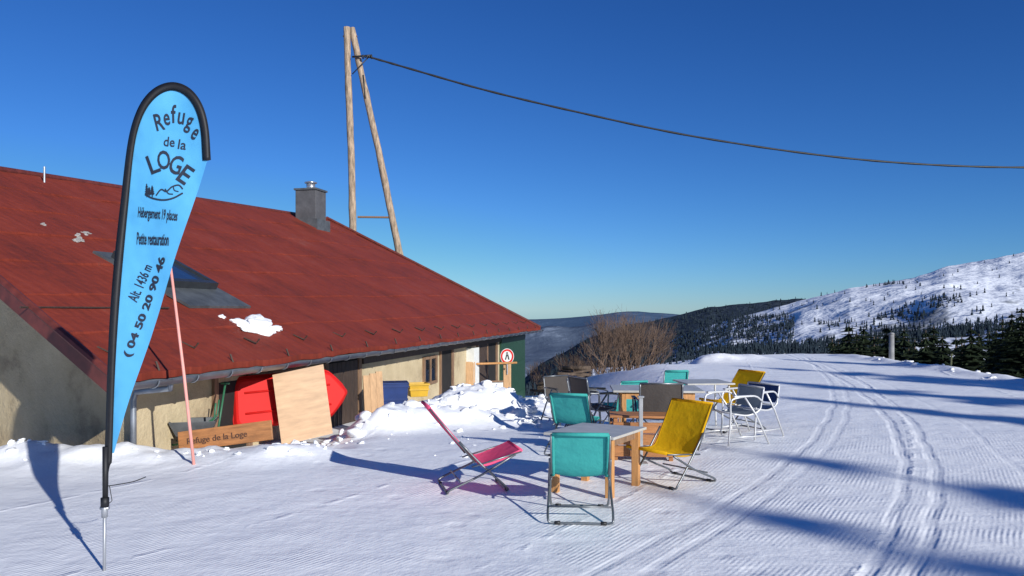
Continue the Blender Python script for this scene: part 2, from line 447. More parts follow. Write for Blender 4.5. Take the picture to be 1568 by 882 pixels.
def roof_slab():
    verts=[];faces=[];uvs=[]
    rows=7;cols=110
    jr=random.Random(8)
    for r in range(rows):
        v0=r/rows-.006 if r>0 else 0; v1=(r+1)/rows
        lo=len(verts)
        jit=[jr.uniform(-.012,.012) for _ in range(cols+1)]
        for v,up in((v0,.035),(v1,.012)):
            for c in range(cols+1):
                u=c/cols; vv=v+(jit[c]*.12 if up>.02 else 0); a=cA.lerp(cD,vv); b=cB.lerp(cC,vv); q=a.lerp(b,u)
                sag=.02*math.sin(u*9+v*3)+.014*math.sin(u*31+r)+.010*math.sin(u*83+r*2)+jit[c]*(.8 if up>.02 else .3)
                verts.append((q.x,q.y,plane_z(q.x,q.y)+up+sag*.6))
                d=q-Vector((A2.x,A2.y)); uvs.append((d.x*E.x+d.y*E.y,d.x*P.x+d.y*P.y))
        for c in range(cols):
            faces.append((lo+c,lo+c+1,lo+cols+2+c,lo+cols+1+c))
        lo2=len(verts)
        for c in range(cols+1):
            x,y,z=verts[lo+c]; verts.append((x,y,z-(.035 if r else .09))); uvs.append(uvs[lo+c])
        for c in range(cols): faces.append((lo2+c,lo2+c+1,lo+c+1,lo+c))
    ob=mk('roof_slope',verts,faces,ROOF,house)
    uvl=ob.data.uv_layers.new(name='UVMap')
    for l in ob.data.loops: uvl.data[l.index].uv=uvs[l.vertex_index]
    z=plane_z
    V=[(cA.x,cA.y,z(*cA)-.09),(cB.x,cB.y,z(*cB)-.09),(cC.x,cC.y,z(*cC)-.09),(cD.x,cD.y,z(*cD)-.09)]
    mk('roof_underside',V,[(0,3,2,1)],simple('old_boards',(.10,.06,.04),.8,0,.4,3,stretch=(8,1,8)),house)
    zC,zD=z(*cC)+.02,z(*cD)+.02
    V=[(cD.x,cD.y,zD),(cC.x,cC.y,zC),(-17.8,37.2,1.0),(-16.2,15.6,1.0)]
    ob=mk('roof_back_slope',V,[(0,1,2,3)],ROOF,house)
    uvl=ob.data.uv_layers.new(name='UVMap')
    for l,q in zip(ob.data.loops,((0,0),(23,0),(23,10),(0,10))): uvl.data[l.index].uv=q
    mb=MB()
    for p0,p1 in((cA,cD),(cB,cC)):
        d=(p1-p0).normalized(); n=Vector((-d.y,d.x))
        if n.dot(Vector((E.x,E.y)))>0 and p0 is cA: n=-n
        if n.dot(Vector((E.x,E.y)))<0 and p0 is cB: n=-n
        a=Vector((p0.x,p0.y,z(*p0)+.06)); b=Vector((p1.x,p1.y,z(*p1)+.06)); o=Vector((n.x,n.y,0))*.04; dn=Vector((0,0,-.20))
        vs=[a,b,b+dn,a+dn,a+o,b+o,b+dn+o,a+dn+o]
        mb.add(vs,[(0,1,2,3),(7,6,5,4),(0,4,5,1),(1,5,6,2),(2,6,7,3),(3,7,4,0)])
    mb.obj('verge_boards',FASC,house)
    mb=MB(); mb.tube([(cD.x,cD.y,zD-.03),(cC.x,cC.y,zC-.03)],.08,8); mb.obj('ridge_cap',FASC,house)
    mb=MB(); mb.tube([(cA.x,cA.y,z(*cA)+.06),(cD.x,cD.y,z(*cD)+.06)],.05,8); mb.tube([(cB.x,cB.y,z(*cB)+.06),(cC.x,cC.y,z(*cC)+.06)],.06,8)
    mb.obj('verge_caps',FASC,house)
roof_slab()
ZINC=simple('zinc',(.26,.28,.31),.45,.6,.25,4)
def gutter():
    V=[];Fc=[];n=9; L0,L1=.0,25.05
    a=onroof(L0,-.06); b=onroof(L1,-.06)
    for j,q in enumerate((a,b)):
        for rr in(.085,.079):
            for i in range(n):
                t=math.pi+math.pi*i/(n-1)
                p=q+P*(-math.cos(t)*rr)*1+Vector((0,0,math.sin(t)*rr-.02)); V.append(p)
    for i in range(n-1):
        Fc.append((i,i+1,2*n+i+1,2*n+i)); Fc.append((n+i+1,n+i,3*n+i,3*n+i+1))
    Fc.append((0,2*n,3*n,n)); Fc.append((n-1,2*n-1,4*n-1,3*n-1))
    Fc.append(tuple(range(n))); Fc.append(tuple(range(2*n,3*n)))
    mk('gutter',V,Fc,ZINC,house,True)
    mb=MB()
    s=.6
    while s<25:
        c=onroof(s,-.06); pts=[c+P*(-math.cos(t)*.093)+Vector((0,0,math.sin(t)*.093-.02)) for t in [math.pi+math.pi*i/8 for i in range(9)]]
        mb.tube(pts,.008,5); s+=.75
    mb.obj('gutter_brackets',ZINC,house)
    mb=MB(); o=onroof(.95,-.04)
    W=Vector((-4.72,9.82,0))
    mb.tube([o+Vector((0,0,-.08)),o+Vector((0,0,-.16)),Vector((W.x+.03,W.y-.03,.78)),Vector((W.x,W.y-.05,.68)),Vector((W.x,W.y-.05,-.6))],.038,10); mb.obj('downpipe',ZINC,house,True)
gutter()
def plaster():
    t=NT('old_plaster')
    n=t.noise(1.1,6,.65); n2=t.noise(14,5,.7)
    c=t.ramp(n,[(.3,(.27,.20,.12)),(.45,(.48,.38,.23)),(.7,(.60,.49,.31))])
    t.link(c,t.b.inputs['Base Color']); t.bump(t.math('ADD',n2,t.math('MULTIPLY',n,2.)),.02); t.b.inputs['Roughness'].default_value=.9
    return t.m
PL=plaster()
W0=Vector((-4.75,9.9)); WD=Vector((-.871,.492)); 
def walls():
    E2=Vector((E.x,E.y)); W1=W0+E2*23.6
    G=W0+WD*6.4
    V=[];Fc=[]
    zb=-4
    far=W1+Vector((P.x,P.y))*8.9
    ring=[(W1,plane_z(*W1)-.1),(W0,plane_z(*W0)-.1),(G,plane_z(*G)-.1),(Vector((-15.6,16.6)),1.1),(Vector((-17,36)),1.1),(far,plane_z(*far)-.1)]
    for p,zt in ring: V+= [(p.x,p.y,zb),(p.x,p.y,zt)]
    n=len(ring)
    for i in range(n):
        j=(i+1)%n; Fc.append((2*i,2*j,2*j+1,2*i+1))
    mk('walls',V,Fc,PL,house)
walls()
def wbox(mb,s0,s1,z0,z1,o0,o1):
    E2=Vector((E.x,E.y,0)); O=-P; b=Vector((W0.x,W0.y,0))
    vs=[]
    for z in(z0,z1):
        for s,o in((s0,o0),(s1,o0),(s1,o1),(s0,o1)):
            q=b+E2*s+O*o; vs.append((q.x,q.y,z))
    mb.add(vs,[(0,1,2,3),(7,6,5,4),(0,4,5,1),(1,5,6,2),(2,6,7,3),(3,7,4,0)])
WOODD=simple('dark_wood',(.055,.035,.025),.7,0,.4,5,.004,stretch=(6,6,1))
WOODM=simple('weathered_wood',(.22,.13,.075),.75,0,.35,5,.004,stretch=(6,6,1))
WOODT=simple('tan_wood',(.50,.30,.15),.7,0,.2,5,.004,stretch=(6,6,1))
PLY=simple('plywood',(.56,.36,.21),.65,0,.16,3,.002,stretch=(1,1,5))
DARK=simple('opening_shade',(.012,.010,.009),.9,0,.3,3)  # near-black colour painting the shade inside the wall openings
WHITE=simple('white_paint',(.70,.70,.66),.6,0,.08,5)
GREEN=simple('green_paint',(.018,.060,.035),.5,0,.35,5,.002,stretch=(6,6,1))
GLASS=NT('window_glass'); GLASS.b.inputs['Base Color'].default_value=(.01,.014,.02,1); GLASS.b.inputs['Roughness'].default_value=.06
g_n=GLASS.noise(3,2); GLASS.bump(g_n,.01); GLASS=GLASS.m
def facade():
    mb=MB()
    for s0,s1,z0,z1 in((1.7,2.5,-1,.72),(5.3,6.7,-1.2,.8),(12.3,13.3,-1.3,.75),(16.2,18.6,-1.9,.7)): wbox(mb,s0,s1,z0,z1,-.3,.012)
    mb.obj('opening_shade_panels',DARK,house)  # solid boxes on the wall, unlit depth given by their colour
    mb=MB()
    for s0,s1,z0,z1 in((1.6,1.7,-1,.8),(2.5,2.62,-1,.8),(5.18,5.3,-1.2,.88),(6.7,6.85,-1.2,.88),(12.2,12.3,-1.4,.8),(13.3,13.45,-1.4,.8),(16.05,16.2,-2,.8),(17.3,17.42,-2,.72),(18.6,18.8,-2,.8)): wbox(mb,s0,s1,z0,z1,-.02,.05)
    wbox(mb,0.3,23.5,.90,1.06,-.02,.10)
    wbox(mb,2.62,5.18,.70,.78,-.02,.04)
    mb.obj('door_frames',WOODM,house)
    mb=MB()
    for i in range(7): wbox(mb,5.32+i*.195,5.50+i*.195,-1.2,.76,.014,.035)
    for i in range(6): wbox(mb,16.22+i*.18,16.385+i*.18,-2,.66,.014,.04)
    wbox(mb,6.9,23.5,.66,.895,-.02,.07)  # not a door: dark strip painting the shade under the eave
    mb.obj('plank_doors_eave_shade',WOODD,house)
    mb=MB()
    wbox(mb,14.9,15.5,-1.8,.62,-.02,.25)
    mb.obj('white_pillars',WHITE,house)
    mb=MB()
    for i in range(20): wbox(mb,19.2+i*.21,19.2+i*.21+.20,-2.2,.86,.0,.075)
    for z in(-1.6,-.4,.6): wbox(mb,19.2,23.3,z,z+.14,.078,.10)
    mb.obj('green_doors',GREEN,house)
    mb=MB(); wbox(mb,10.9,11.8,-.1,.5,-.05,.03); mb.obj('window_pane',GLASS,house)
    mb=MB()
    for a,b,c,d in((10.8,10.9,-.18,.57),(11.8,11.9,-.18,.57),(10.9,11.8,.5,.57),(10.9,11.8,-.18,-.1),(11.32,11.38,-.1,.5)): wbox(mb,a,b,c,d,-.02,.06)
    mb.obj('window_frame',WOODM,house)
    mb=MB(); s=.4
    while s<24.6:
        a=onroof(s,.03,-.13); b=onroof(s,1.0,-.13)
        mb.tube([a,b],.05,4); s+=.8
    mb.obj('rafter_ends',WOODM,house)
facade()
def roofbox(mb,s0,s1,b0,b1,u0,u1):
    vs=[onroof(s,b,u) for u in(u0,u1) for s,b in((s0,b0),(s1,b0),(s1,b1),(s0,b1))]
    mb.add(vs,[(3,2,1,0),(4,5,6,7),(0,1,5,4),(1,2,6,5),(2,3,7,6),(3,0,4,7)])
def roof_things():
    mb=MB()
    FL=simple('lead_flashing',(.105,.115,.12),.55,.3,.3,4)
    S0,S1,B0,B1=3.55,5.30,1.55,3.35
    roofbox(mb,S0,S1,B0,2.15,.03,.075); roofbox(mb,S0,S0+.16,2.15,B1-.2,.03,.075); roofbox(mb,S1-.16,S1,2.15,B1-.2,.03,.075); roofbox(mb,S0,S1,B1-.2,B1,.03,.075)
    mb.obj('skylight_flashing',FL,house)
    mb=MB(); a,b=S0+.16,S1-.16; c,d=2.15,B1-.2
    roofbox(mb,a,b,c,c+.1,.04,.20); roofbox(mb,a,b,d-.1,d,.04,.20)
    roofbox(mb,a,a+.1,c+.1,d-.1,.04,.20); roofbox(mb,b-.1,b,c+.1,d-.1,.04,.20)
    mb.obj('skylight_frame',simple('skylight_metal',(.05,.055,.06),.4,.4,.2,4),house)
    mb=MB(); roofbox(mb,a+.1,b-.1,c+.1,d-.1,.06,.15)
    sg=NT('skylight_glass_mat'); sg.b.inputs['Base Color'].default_value=(.02,.04,.09,1); sg.b.inputs['Roughness'].default_value=.08; sg.bump(sg.noise(2,2),.01)
    mb.obj('skylight_glass',sg.m,house)
    mb=MB()
    s=.5
    while s<24.8:
        a=onroof(s,.62,.03); b=onroof(s,.42,.05); c=onroof(s,.40,.14); mb.tube([a,b,c],.014,4)
        s+=1.55
    s=.8
    while s<24.8:
        a=onroof(s,.02,.04);b=onroof(s,.10,.12); mb.tube([a,b],.014,4); s+=1.55
    mb.tube([onroof(.3,1.52,.05),onroof(3.0,1.52,.05)],.012,4)
    mb.obj('snow_guards',WOODD,house)
    mb=MB(); c=Vector((-7.83,30.5)); z0=plane_z(*c)
    rz=math.atan2(E.y,E.x)
    mb.box((c.x,c.y,z0+.45),(.86,.86,1.65),rz); 
    ob=mb.obj('chimney',simple('chimney_render',(.085,.085,.09),.8,0,.25,3,.01),house); bev(ob,.02)
    mb=MB(); mb.box((c.x,c.y,z0+1.31),(.95,.95,.07),rz); mb.box((c.x,c.y,z0-.1),(1.1,1.1,.5),rz); mb.obj('chimney_collar',FL,house)
    mb=MB(); mb.tube([(c.x,c.y,z0+1.33),(c.x,c.y,z0+1.55)],.17,16); mb.tube([(c.x,c.y,z0+1.59),(c.x,c.y,z0+1.63),(c.x,c.y,z0+1.68)],[.24,.24,.05],16)
    for t in range(4): mb.tube([(c.x+.15*math.cos(t*1.57),c.y+.15*math.sin(t*1.57),z0+1.5),(c.x+.15*math.cos(t*1.57),c.y+.15*math.sin(t*1.57),z0+1.6)],.012,4)
    mb.obj('chimney_pot',simple('steel',(.55,.56,.58),.3,.8,.1,4),house,True)
    mb=MB(); p=onroof(6.2,6.8); mb.tube([p,p+Vector((0,0,.33))],.02,6); mb.obj('vent_pipe',ZINC,house)
roof_things()
def roof_snow():
    import bmesh
    bm=bmesh.new(); bmesh.ops.create_icosphere(bm,subdivisions=4,radius=1)
    bv=np.array([v.co[:] for v in bm.verts]); bf=[[v.index for v in f.verts] for f in bm.faces]; bm.free()
    mb=MB()
    for s,b,rs,rb,h,o in((4.55,.95,.50,.27,.13,1),(4.2,1.00,.28,.18,.09,2),(4.0,1.26,.07,.05,.035,8),(4.95,.84,.22,.10,.06,4)):
        d=1+.9*(vnoise(bv[:,0]*2.2+o*5,bv[:,1]*2.2+bv[:,2]+o,3)-.5)+.3*(vnoise(bv[:,0]*6+o*5,bv[:,1]*6+bv[:,2],7)-.5)
        mb.add([onroof(s+q[0]*rs,b+q[1]*rb,.03+max(-.02,q[2])*h) for q in bv*d[:,None]],bf)
    mb.obj('roof_snow',LUMP,house,True)
    mb=MB()
    for i in range(9):
        s,b=4.0+rng.uniform(-.5,.5),4.05+rng.uniform(-.3,.3); o=i*3.1; r=rng.uniform(.035,.075)
        d=1+1.0*(vnoise(bv[:,0]*2+o,bv[:,1]*2+bv[:,2]+o,3)-.5)
        mb.add([onroof(s+q[0]*r,b+q[1]*r*.7,.03+max(-.02,q[2])*.03) for q in bv*d[:,None]],bf)
    mb.obj('roof_debris',simple('lichen_stone',(.30,.28,.26),.8,0,.3,9),house,True)
roof_snow()

# ------------------------------------------------------------------ wooden power pole, wire
POLE=simple('larch_pole',(.34,.25,.17),.85,0,.6,2.5,.02,stretch=(5,5,.9))
def power_pole():
    e=empty('power_pole',(-7.6,37,0))
    Yp=37; X=lambda k:k*Yp+7.6; Z=lambda m:CAMZ+m*Yp
    mb=MB()
    def pole(p0,p1,r0,r1):
        n=34
        pts=[Vector(p0).lerp(Vector(p1),i/n)+Vector((.02*math.sin(i*.35)+random.uniform(-.008,.008),0,0)) for i in range(n+1)]
        mb.tube(pts,[r0+(r1-r0)*i/n+random.uniform(-.01,.01) for i in range(n+1)],12)
    pole((X(-.1955),.0,Z(-.16)),(X(-.2105),0,Z(.361)),.19,.155)
    pole((X(-.1035),.25,Z(-.12)),(X(-.2045),.1,Z(.361)),.19,.145)
    mb.obj('poles',POLE,e,True)
    mb=MB(); mb.tube([(X(-.197),0,Z(.119)),(X(-.150),.2,Z(.119))],.05,8)
    mb.tube([(X(-.2105)-.2,.05,Z(.350)),(X(-.2045)+.25,.05,Z(.350))],.04,6)
    mb.obj('cross_bars',WOODM,e)
    mb=MB()
    mb.tube([(X(-.203),-.15,Z(.322)),(X(-.178),-.15,Z(.324))],.045,8); mb.tube([(X(-.203),-.15,Z(.300)),(X(-.182),-.15,Z(.322))],.025,6)
    for i in range(5):
        a=X(-.190)+i*.1; mb.tube([(a,-.15,Z(.322)),(a+.05,-.15,Z(.322))],.10 if i%2==0 else .06,10)
    mb.tube([(X(-.19),0,Z(.30)),(X(-.187),0,Z(.27))],.04,6)
    mb.obj('insulator_bracket',simple('black_metal',(.03,.03,.03),.5,.3,.3,5),e,True)
power_pole()
BLK=bpy.data.materials['black_metal']
mb=MB()
pts=curve([(k*37,36.85,CAMZ+m*37) for k,m in((-.187,.3235),(-.137,.309),(-.037,.2805),(.08,.2525),(.222,.2225),(.38,.1985),(.513,.186),(.653,.1815),(.78,.186))],14)
mb.tube(pts,[.05+.006*math.sin(i*1.3) for i in range(len(pts))],6)
mb.obj('power_cable',BLK,None,True)
mb=MB(); mb.tube([(28.9,36.9,-9),(28.9,36.9,9)],[.2,.14],10); mb.tube([(28.5,36.9,8.7),(29.3,36.9,8.7)],.06,6); mb.obj('wooden_pylon',POLE,None,True)

# ------------------------------------------------------------------ feather flag
def feather_flag():
    S=.00455
    e=empty('feather_flag',(-2.85,5.46,H(-2.85,5.46)))
    pole=[(2,0),(3,105),(4,155),(6,185),(12,300),(21,455),(30,560),(42,650),(58,700),(80,731),(105,743),(130,735),(149,712),(159,678),(162,628)]
    pc=[(p.x,p.y) for p in curve([(a,b,0) for a,b in pole],8)]
    def bend(x,z):
        return .015*math.sin(x*.05+z*.011)+.03*math.sin(z*.0065)*(x/160)
    top=max(range(len(pc)),key=lambda i:pc[i][1]); zt=pc[top][1]
    up=pc[:top+1]; dn=pc[top:]
    upz=[p[1] for p in up]; upx=[p[0] for p in up]
    dnz=[p[1] for p in dn][::-1]; dnx=[p[0] for p in dn][::-1]
    ez=[180,265,375,495,628]; ex=[16,42,77,117,161]
    def left(z): return float(np.interp(z,upz,upx))
    def right(z): return float(np.interp(z,ez,ex)) if z<628 else float(np.interp(z,dnz,dnx))
    rows=90;cols=12;V=[];Fc=[]
    for i in range(rows+1):
        z=180+(zt-180-.5)*i/rows; l,r=left(z),right(z)
        for j in range(cols+1):
            x=l+(r-l)*j/cols; V.append((x*S,bend(x,z),z*S))
    for i in range(rows):
        for j in range(cols):
            a=i*(cols+1)+j; Fc.append((a,a+1,a+cols+2,a+cols+1))
    t=NT('flag_cloth'); n=t.noise(3,3); c=t.ramp(n,[(.3,(.065,.33,.60)),(.7,(.09,.385,.67))]); t.link(c,t.b.inputs['Base Color']); t.b.inputs['Roughness'].default_value=.7
    wv=t.noise(1.6,3); t.bump(wv,.07)
    mk('sail',V,Fc,t.m,e,True)
    BK=simple('black_nylon',(.008,.008,.010),.6,0,.3,20)
    seg=[p for p in pc if p[1]>=150 or p[0]>30]
    L=[]
    n=len(seg)
    for i,(x,z) in enumerate(seg):
        a=seg[max(i-1,0)];b=seg[min(i+1,n-1)]; d=Vector((b[0]-a[0],b[1]-a[1])).normalized(); nn=Vector((d.y,-d.x))
        w=11 if i>4 else 5+i
        L.append(((x-nn.x*5,z-nn.y*5),(x+nn.x*w*.75,z+nn.y*w*.75)))
    V=[];Fc=[]
    for (o,q) in L:
        for (x,z),yy in((o,0),(((o[0]+q[0])/2,(o[1]+q[1])/2),-.014),(q,-.006),(((o[0]+q[0])/2,(o[1]+q[1])/2),.014)):
            V.append((x*S,bend(x,z)+yy,z*S))
    for i in range(n-1):
        for k in range(4): Fc.append((4*i+k,4*i+(k+1)%4,4*i+4+(k+1)%4,4*i+4+k))
    Fc.append((0,1,2,3)); m=4*(n-1); Fc.append((m+3,m+2,m+1,m))
    mk('pole_sleeve',V,Fc,BK,e,True)
    mb=MB(); mb.tube([(3.5*S,0,100*S),(4*S,0,190*S)],[.018,.021],10)
    mb.tube([(3*S,0,98*S),(3*S,0,112*S)],.028,10)
    mb.obj('pole_foot',BK,e,True)
    mb=MB(); mb.tube([(2*S,0,-.1),(2.6*S,0,100*S)],[.010,.012],10); mb.tube([(2.6*S,0,82*S),(2.6*S,0,106*S)],.021,10); mb.tube([(2.6*S-.03,0,96*S),(2.6*S+.03,0,96*S)],.012,8)
    mb.obj('ground_spike',simple('brushed_steel',(.42,.43,.45),.45,.6,.1,6),e,True)
    mb=MB(); mb.tube(curve([(8*S,0,130*S),(30*S,-.02,134*S),(50*S,-.02,138*S),(66*S,0,144*S)],4),.0035,5); mb.tube([(6*S,0,100*S),(15*S,-.01,108*S),(10*S,0,130*S)],.003,5); mb.obj('tie_cord',BK,e)
    INK=simple('navy_ink',(.010,.016,.035),.7,0,.2,20)
    mb=MB()
    def text(s,cx,cz,w,h,ang=0,bold=0.0,keep=False):
        cu=bpy.data.curves.new('t','FONT'); cu.body=s; cu.offset=bold; cu.resolution_u=3
        o=bpy.data.objects.new('t',cu); COL.objects.link(o)
        bpy.context.view_layer.update()
        me=bpy.data.meshes.new_from_object(o.evaluated_get(bpy.context.evaluated_depsgraph_get()))
        co=np.array([v.co[:] for v in me.vertices]); fs=[tuple(p.vertices) for p in me.polygons]
        bpy.data.objects.remove(o); 
        mn,mx=co.min(0),co.max(0); q=(co-(mn+mx)/2)/(mx-mn+1e-9)[None,:]
        ca,sa=math.cos(ang),math.sin(ang)
        V=[]
        for a in q:
            x,z=a[0]*w,a[1]*h; X_,Z_=cx+x*ca-z*sa,cz+x*sa+z*ca
            V.append((X_*S,bend(X_,Z_)-.005,Z_*S))
        mb.add(V,fs)
    r=math.radians
    for ch,x,z,w,h,a in(('R',89,686,13,26,14),('e',100,690,9,18,8),('f',110,699,8,28,2),('u',121,692,10,18,-8),('g',132,682,10,25,-20),('e',142,668,9,18,-34)): text(ch,x,z,w,h,r(a),.014)
    text('de',104,656,16,15,r(-4),.01); text('la',123,652,12,15,r(-8),.01)
    for ch,x,z,w,h,a in(('L',80,622,16,29,20),('O',96,628,19,29,4),('G',114,621,18,29,-18),('E',128,606,16,29,-35)): text(ch,x,z,w,h,r(a),.014)
    text('Hébergement 19 places',85,544,63,21,r(-6),.022)
    text('Petite restauration',77,508,52,19,r(-3),.024)
    text('Alt. 1436 m',56,441,60,16,r(66),.012)
    text('( 04 50 20 90 46',66,404,162,15,r(70),.038)
    def stroke(pts,wd=1.1):
        c=[(p.x,p.y) for p in curve([(a,b,0) for a,b in pts],5)]
        V=[];Fc=[]
        for i,(x,z) in enumerate(c):
            a=c[max(i-1,0)];b=c[min(i+1,len(c)-1)]; d=Vector((b[0]-a[0],b[1]-a[1])); d=d.normalized() if d.length>0 else Vector((1,0)); n=Vector((-d.y,d.x))*wd
            for sg in(-1,1):
                X_,Z_=x+n.x*sg,z+n.y*sg; V.append((X_*S,bend(X_,Z_)-.005,Z_*S))
        for i in range(len(c)-1): Fc.append((2*i,2*i+1,2*i+3,2*i+2))
        mb.add(V,Fc)
    stroke([(66,576),(78,570),(95,567),(110,570),(124,578)],1.2)
    stroke([(84,574),(92,583),(100,580),(108,587),(118,590),(124,584)],1.0)
    stroke([(98,584),(103,577),(110,576)],.8); stroke([(110,588),(112,582),(118,580)],.7)
    for x,h in((69,14),(73,9),(78,11)):
        for k in range(4): stroke([(x-3+k*.7,576+k*h/4),(x,578+k*h/4),(x+3-k*.7,576+k*h/4)],1.3)
        stroke([(x,572),(x,578+h)],.8)
    mb.obj('lettering',INK,e)
feather_flag()

mb=MB(); mb.tube([(-3.64,9.0,-.1),(-3.78,9.02,1.1),(-3.92,9.0,2.3)],[.019,.018,.015],8); mb.obj('snow_stake',simple('pink_stake',(.75,.32,.27),.6,0,.15,3),None,True)

# ------------------------------------------------------------------ chairs
def fabric(name,c,tr=.3):
    t=NT(name); n=t.noise(4,4); cc=t.ramp(n,[(.3,tuple(x*.88 for x in c)),(.7,c)]); t.link(cc,t.b.inputs['Base Color'])
    t.b.inputs['Roughness'].default_value=.8; t.b.inputs['Specular IOR Level'].default_value=.2
    t.bump(t.noise(7,3),.015)
    tl=t.n('ShaderNodeBsdfTranslucent'); t.link(cc,tl.inputs[0])
    mx=t.n('ShaderNodeMixShader'); mx.inputs[0].default_value=tr
    out=t.t.nodes['Material Output']
    t.link(t.b.outputs[0],mx.inputs[1]); t.link(tl.outputs[0],mx.inputs[2]); t.link(mx.outputs[0],out.inputs[0])
    return t.m
TEAL=fabric('teal_fabric',(.07,.48,.43)); YEL=fabric('yellow_fabric',(.88,.50,.008)); PINK=fabric('pink_fabric',(.98,.13,.27),.2); NAVY=fabric('navy_fabric',(.03,.06,.16)); MESHF=fabric('brown_mesh_fabric',(.10,.085,.075)); GREYF=fabric('grey_fabric',(.20,.24,.28))
TUBE=simple('grey_tube',(.20,.21,.22),.4,.7,.2,6); ALU=simple('white_tube',(.62,.62,.62),.4,.3,.08,6)
def lounge(name,mat,x,y,ang,w=.56,back=(-.48,.84),hip=(0,.27),front=(.42,.38),tube=TUBE,z=None,leg=(-.34,.40)):
    e=empty(name,(x,y,(H(x,y) if z is None else z)+.005),math.radians(ang))
    bx,bz=back;hx,hz=hip;fx,fz=front
    prof=[(bx,bz),(bx*.5+hx*.5-.0,bz*.5+hz*.5-.015),(hx-.04,hz+.05),(hx+.04,hz),(hx*.5+fx*.5,hz*.5+fz*.5-.02),(fx,fz)]
    pc=curve([(a,0,b) for a,b in prof],6)
    n=len(pc);V=[];Fc=[];m=11
    for i,p in enumerate(pc):
        for j in range(m):
            f=j/(m-1)*2-1; sag=.026*(1-f*f)*math.sin(math.pi*min(1,max(0,i/(n-1))))
            d=(pc[min(i+1,n-1)]-pc[max(i-1,0)]).normalized(); nn=Vector((d.z,0,-d.x))
            q=p+nn*(sag-.012); V.append((q.x,f*(w/2+.008),q.z))
    for i in range(n-1):
        for j in range(m-1):
            a=i*m+j; Fc.append((a,a+1,a+m+1,a+m))
    mk('sling_seat',V,Fc,mat,e,True)
    mb=MB(); mb.tube([(bx,-w/2-.01,bz),(bx,w/2+.01,bz)],.018,8); mb.tube([(fx,-w/2-.01,fz),(fx,w/2+.01,fz)],.018,8)
    for sg in(-1,1): mb.tube([(p.x,sg*(w/2+.006),p.z) for p in pc],.015,6)
    mb.obj('hems',mat,e,True)
    mb=MB(); r=.011
    for sg in(-1,1):
        yy=sg*(w/2+.022)
        mb.tube([(bx,yy,bz-.005),(hx-.05,yy,hz+.03)],r*.8,7); mb.tube([(hx-.08,yy,hz-.012),(fx,yy,fz-.012)],r*.8,7)
    l0,l1=leg
    def U(ax,az,gx,off):
        yy=w/2+off
        mb.tube(curve([(ax,-yy,az),((ax+gx)/2,-yy,az*.5),(gx-.02*(1 if gx>ax else -1),-yy,.05),(gx,-yy+.04,.012),(gx,0,.012),(gx,yy-.04,.012),(gx-.02*(1 if gx>ax else -1),yy,.05),((ax+gx)/2,yy,az*.5),(ax,yy,az)],3),r,7)
    mx,mz=bx*.42+hx*.58,bz*.42+hz*.58
    U(mx,mz,l1,.034)
    U(fx*.85,fz-.03,l0,.046)
    mb.tube([(l0*.6,-w/2-.04,.12),(l0*.6,w/2+.04,.12)],r*.8,6)
    mb.obj('folding_frame',tube,e,True)
    mb=MB()
    for gx in(l0,l1):
        for sg in(-1,1): mb.tube([(gx,sg*(w/2-.01),.012),(gx,sg*(w/2-.06),.012)],.016,6)
    mb.obj('foot_pads',BLK,e,True)
    return e
def armchair(name,mat,tube,x,y,ang,h=.86):
    e=empty(name,(x,y,H(x,y)+.005),math.radians(ang)); mb=MB(); w=.27; r=.013
    for sg in(-1,1):
        yy=sg*w
        mb.tube(curve([(-.28,yy,h),(-.24,yy,h*.75),(-.20,yy,.46),(-.02,yy,.40),(.22,yy,.43)],4),r,7)
        mb.tube(curve([(-.25,yy*1.05,h*.76),(-.1,yy*1.12,.66),(.2,yy*1.12,.64),(.27,yy*1.1,.58),(.27,yy*1.08,.4),(.30,yy*1.08,.01)],4),r,7)
        mb.tube([(.05,yy*1.1,.65),(-.14,yy*1.08,.40),(-.34,yy*1.1,.01)],r,7)
        mb.tube([(-.26,yy*1.09,.12),(.29,yy*1.08,.12)],r*.8,6)
    for a,b in((-.28,h),(-.20,.46),(.22,.43)): mb.tube([(a,-w,b),(a,w,b)],r,7)
    mb.obj('tube_frame',tube,e,True)
    mb=MB()
    pr=[(-.275,h-.01),(-.24,h*.75),(-.205,.49)]; pc=curve([(a,0,b) for a,b in pr],5)
    pr2=[(-.19,.455),(-.02,.395),(.21,.425)]; pc2=curve([(a,0,b) for a,b in pr2],5)
    for P_ in(pc,pc2):
        V=[];Fc=[]
        for p in P_:
            for j in range(7):
                f=j/6*2-1; V.append((p.x+(-.018*(1-f*f) if P_ is pc else 0),f*(w-.012),p.z-.014*(1-f*f)*(P_ is pc2)))
        for i in range(len(P_)-1):
            for j in range(6): a=i*7+j; Fc.append((a,a+1,a+8,a+7))
        mb.add(V,Fc)
    mb.obj('sling_panels',mat,e,True)
    mb=MB()
    for sg in(-1,1): mb.box((.08,sg*w*1.12,.665),(.30,.045,.02))
    mb.obj('armrests',BLK if tube is TUBE else tube,e)
    return e
lounge('folding_beach_chair',TEAL,.60,6.92,86,w=.46,back=(-.24,.75),hip=(.02,.34),front=(.40,.37),leg=(-.30,.30))
lounge('folding_lounge_chair',PINK,-.40,8.0,14,w=.50,back=(-.48,.85),hip=(.02,.27),front=(.44,.40),leg=(-.30,.30))
lounge('folding_lounge_chair',YEL,1.70,8.25,218,w=.52,back=(-.30,.82),hip=(.0,.33),front=(.42,.38),leg=(-.30,.30))
lounge('folding_beach_chair',TEAL,.78,10.0,70,w=.46,back=(-.22,.76),hip=(.02,.36),front=(.40,.40))
lounge('folding_beach_chair',TEAL,1.90,12.9,110,w=.46,back=(-.24,.80))
lounge('folding_beach_chair',TEAL,2.80,13.6,95,w=.38,back=(-.2,.90))
lounge('folding_lounge_chair',YEL,3.42,12.1,205,w=.55,back=(-.36,.88),hip=(0,.42),front=(.42,.46))
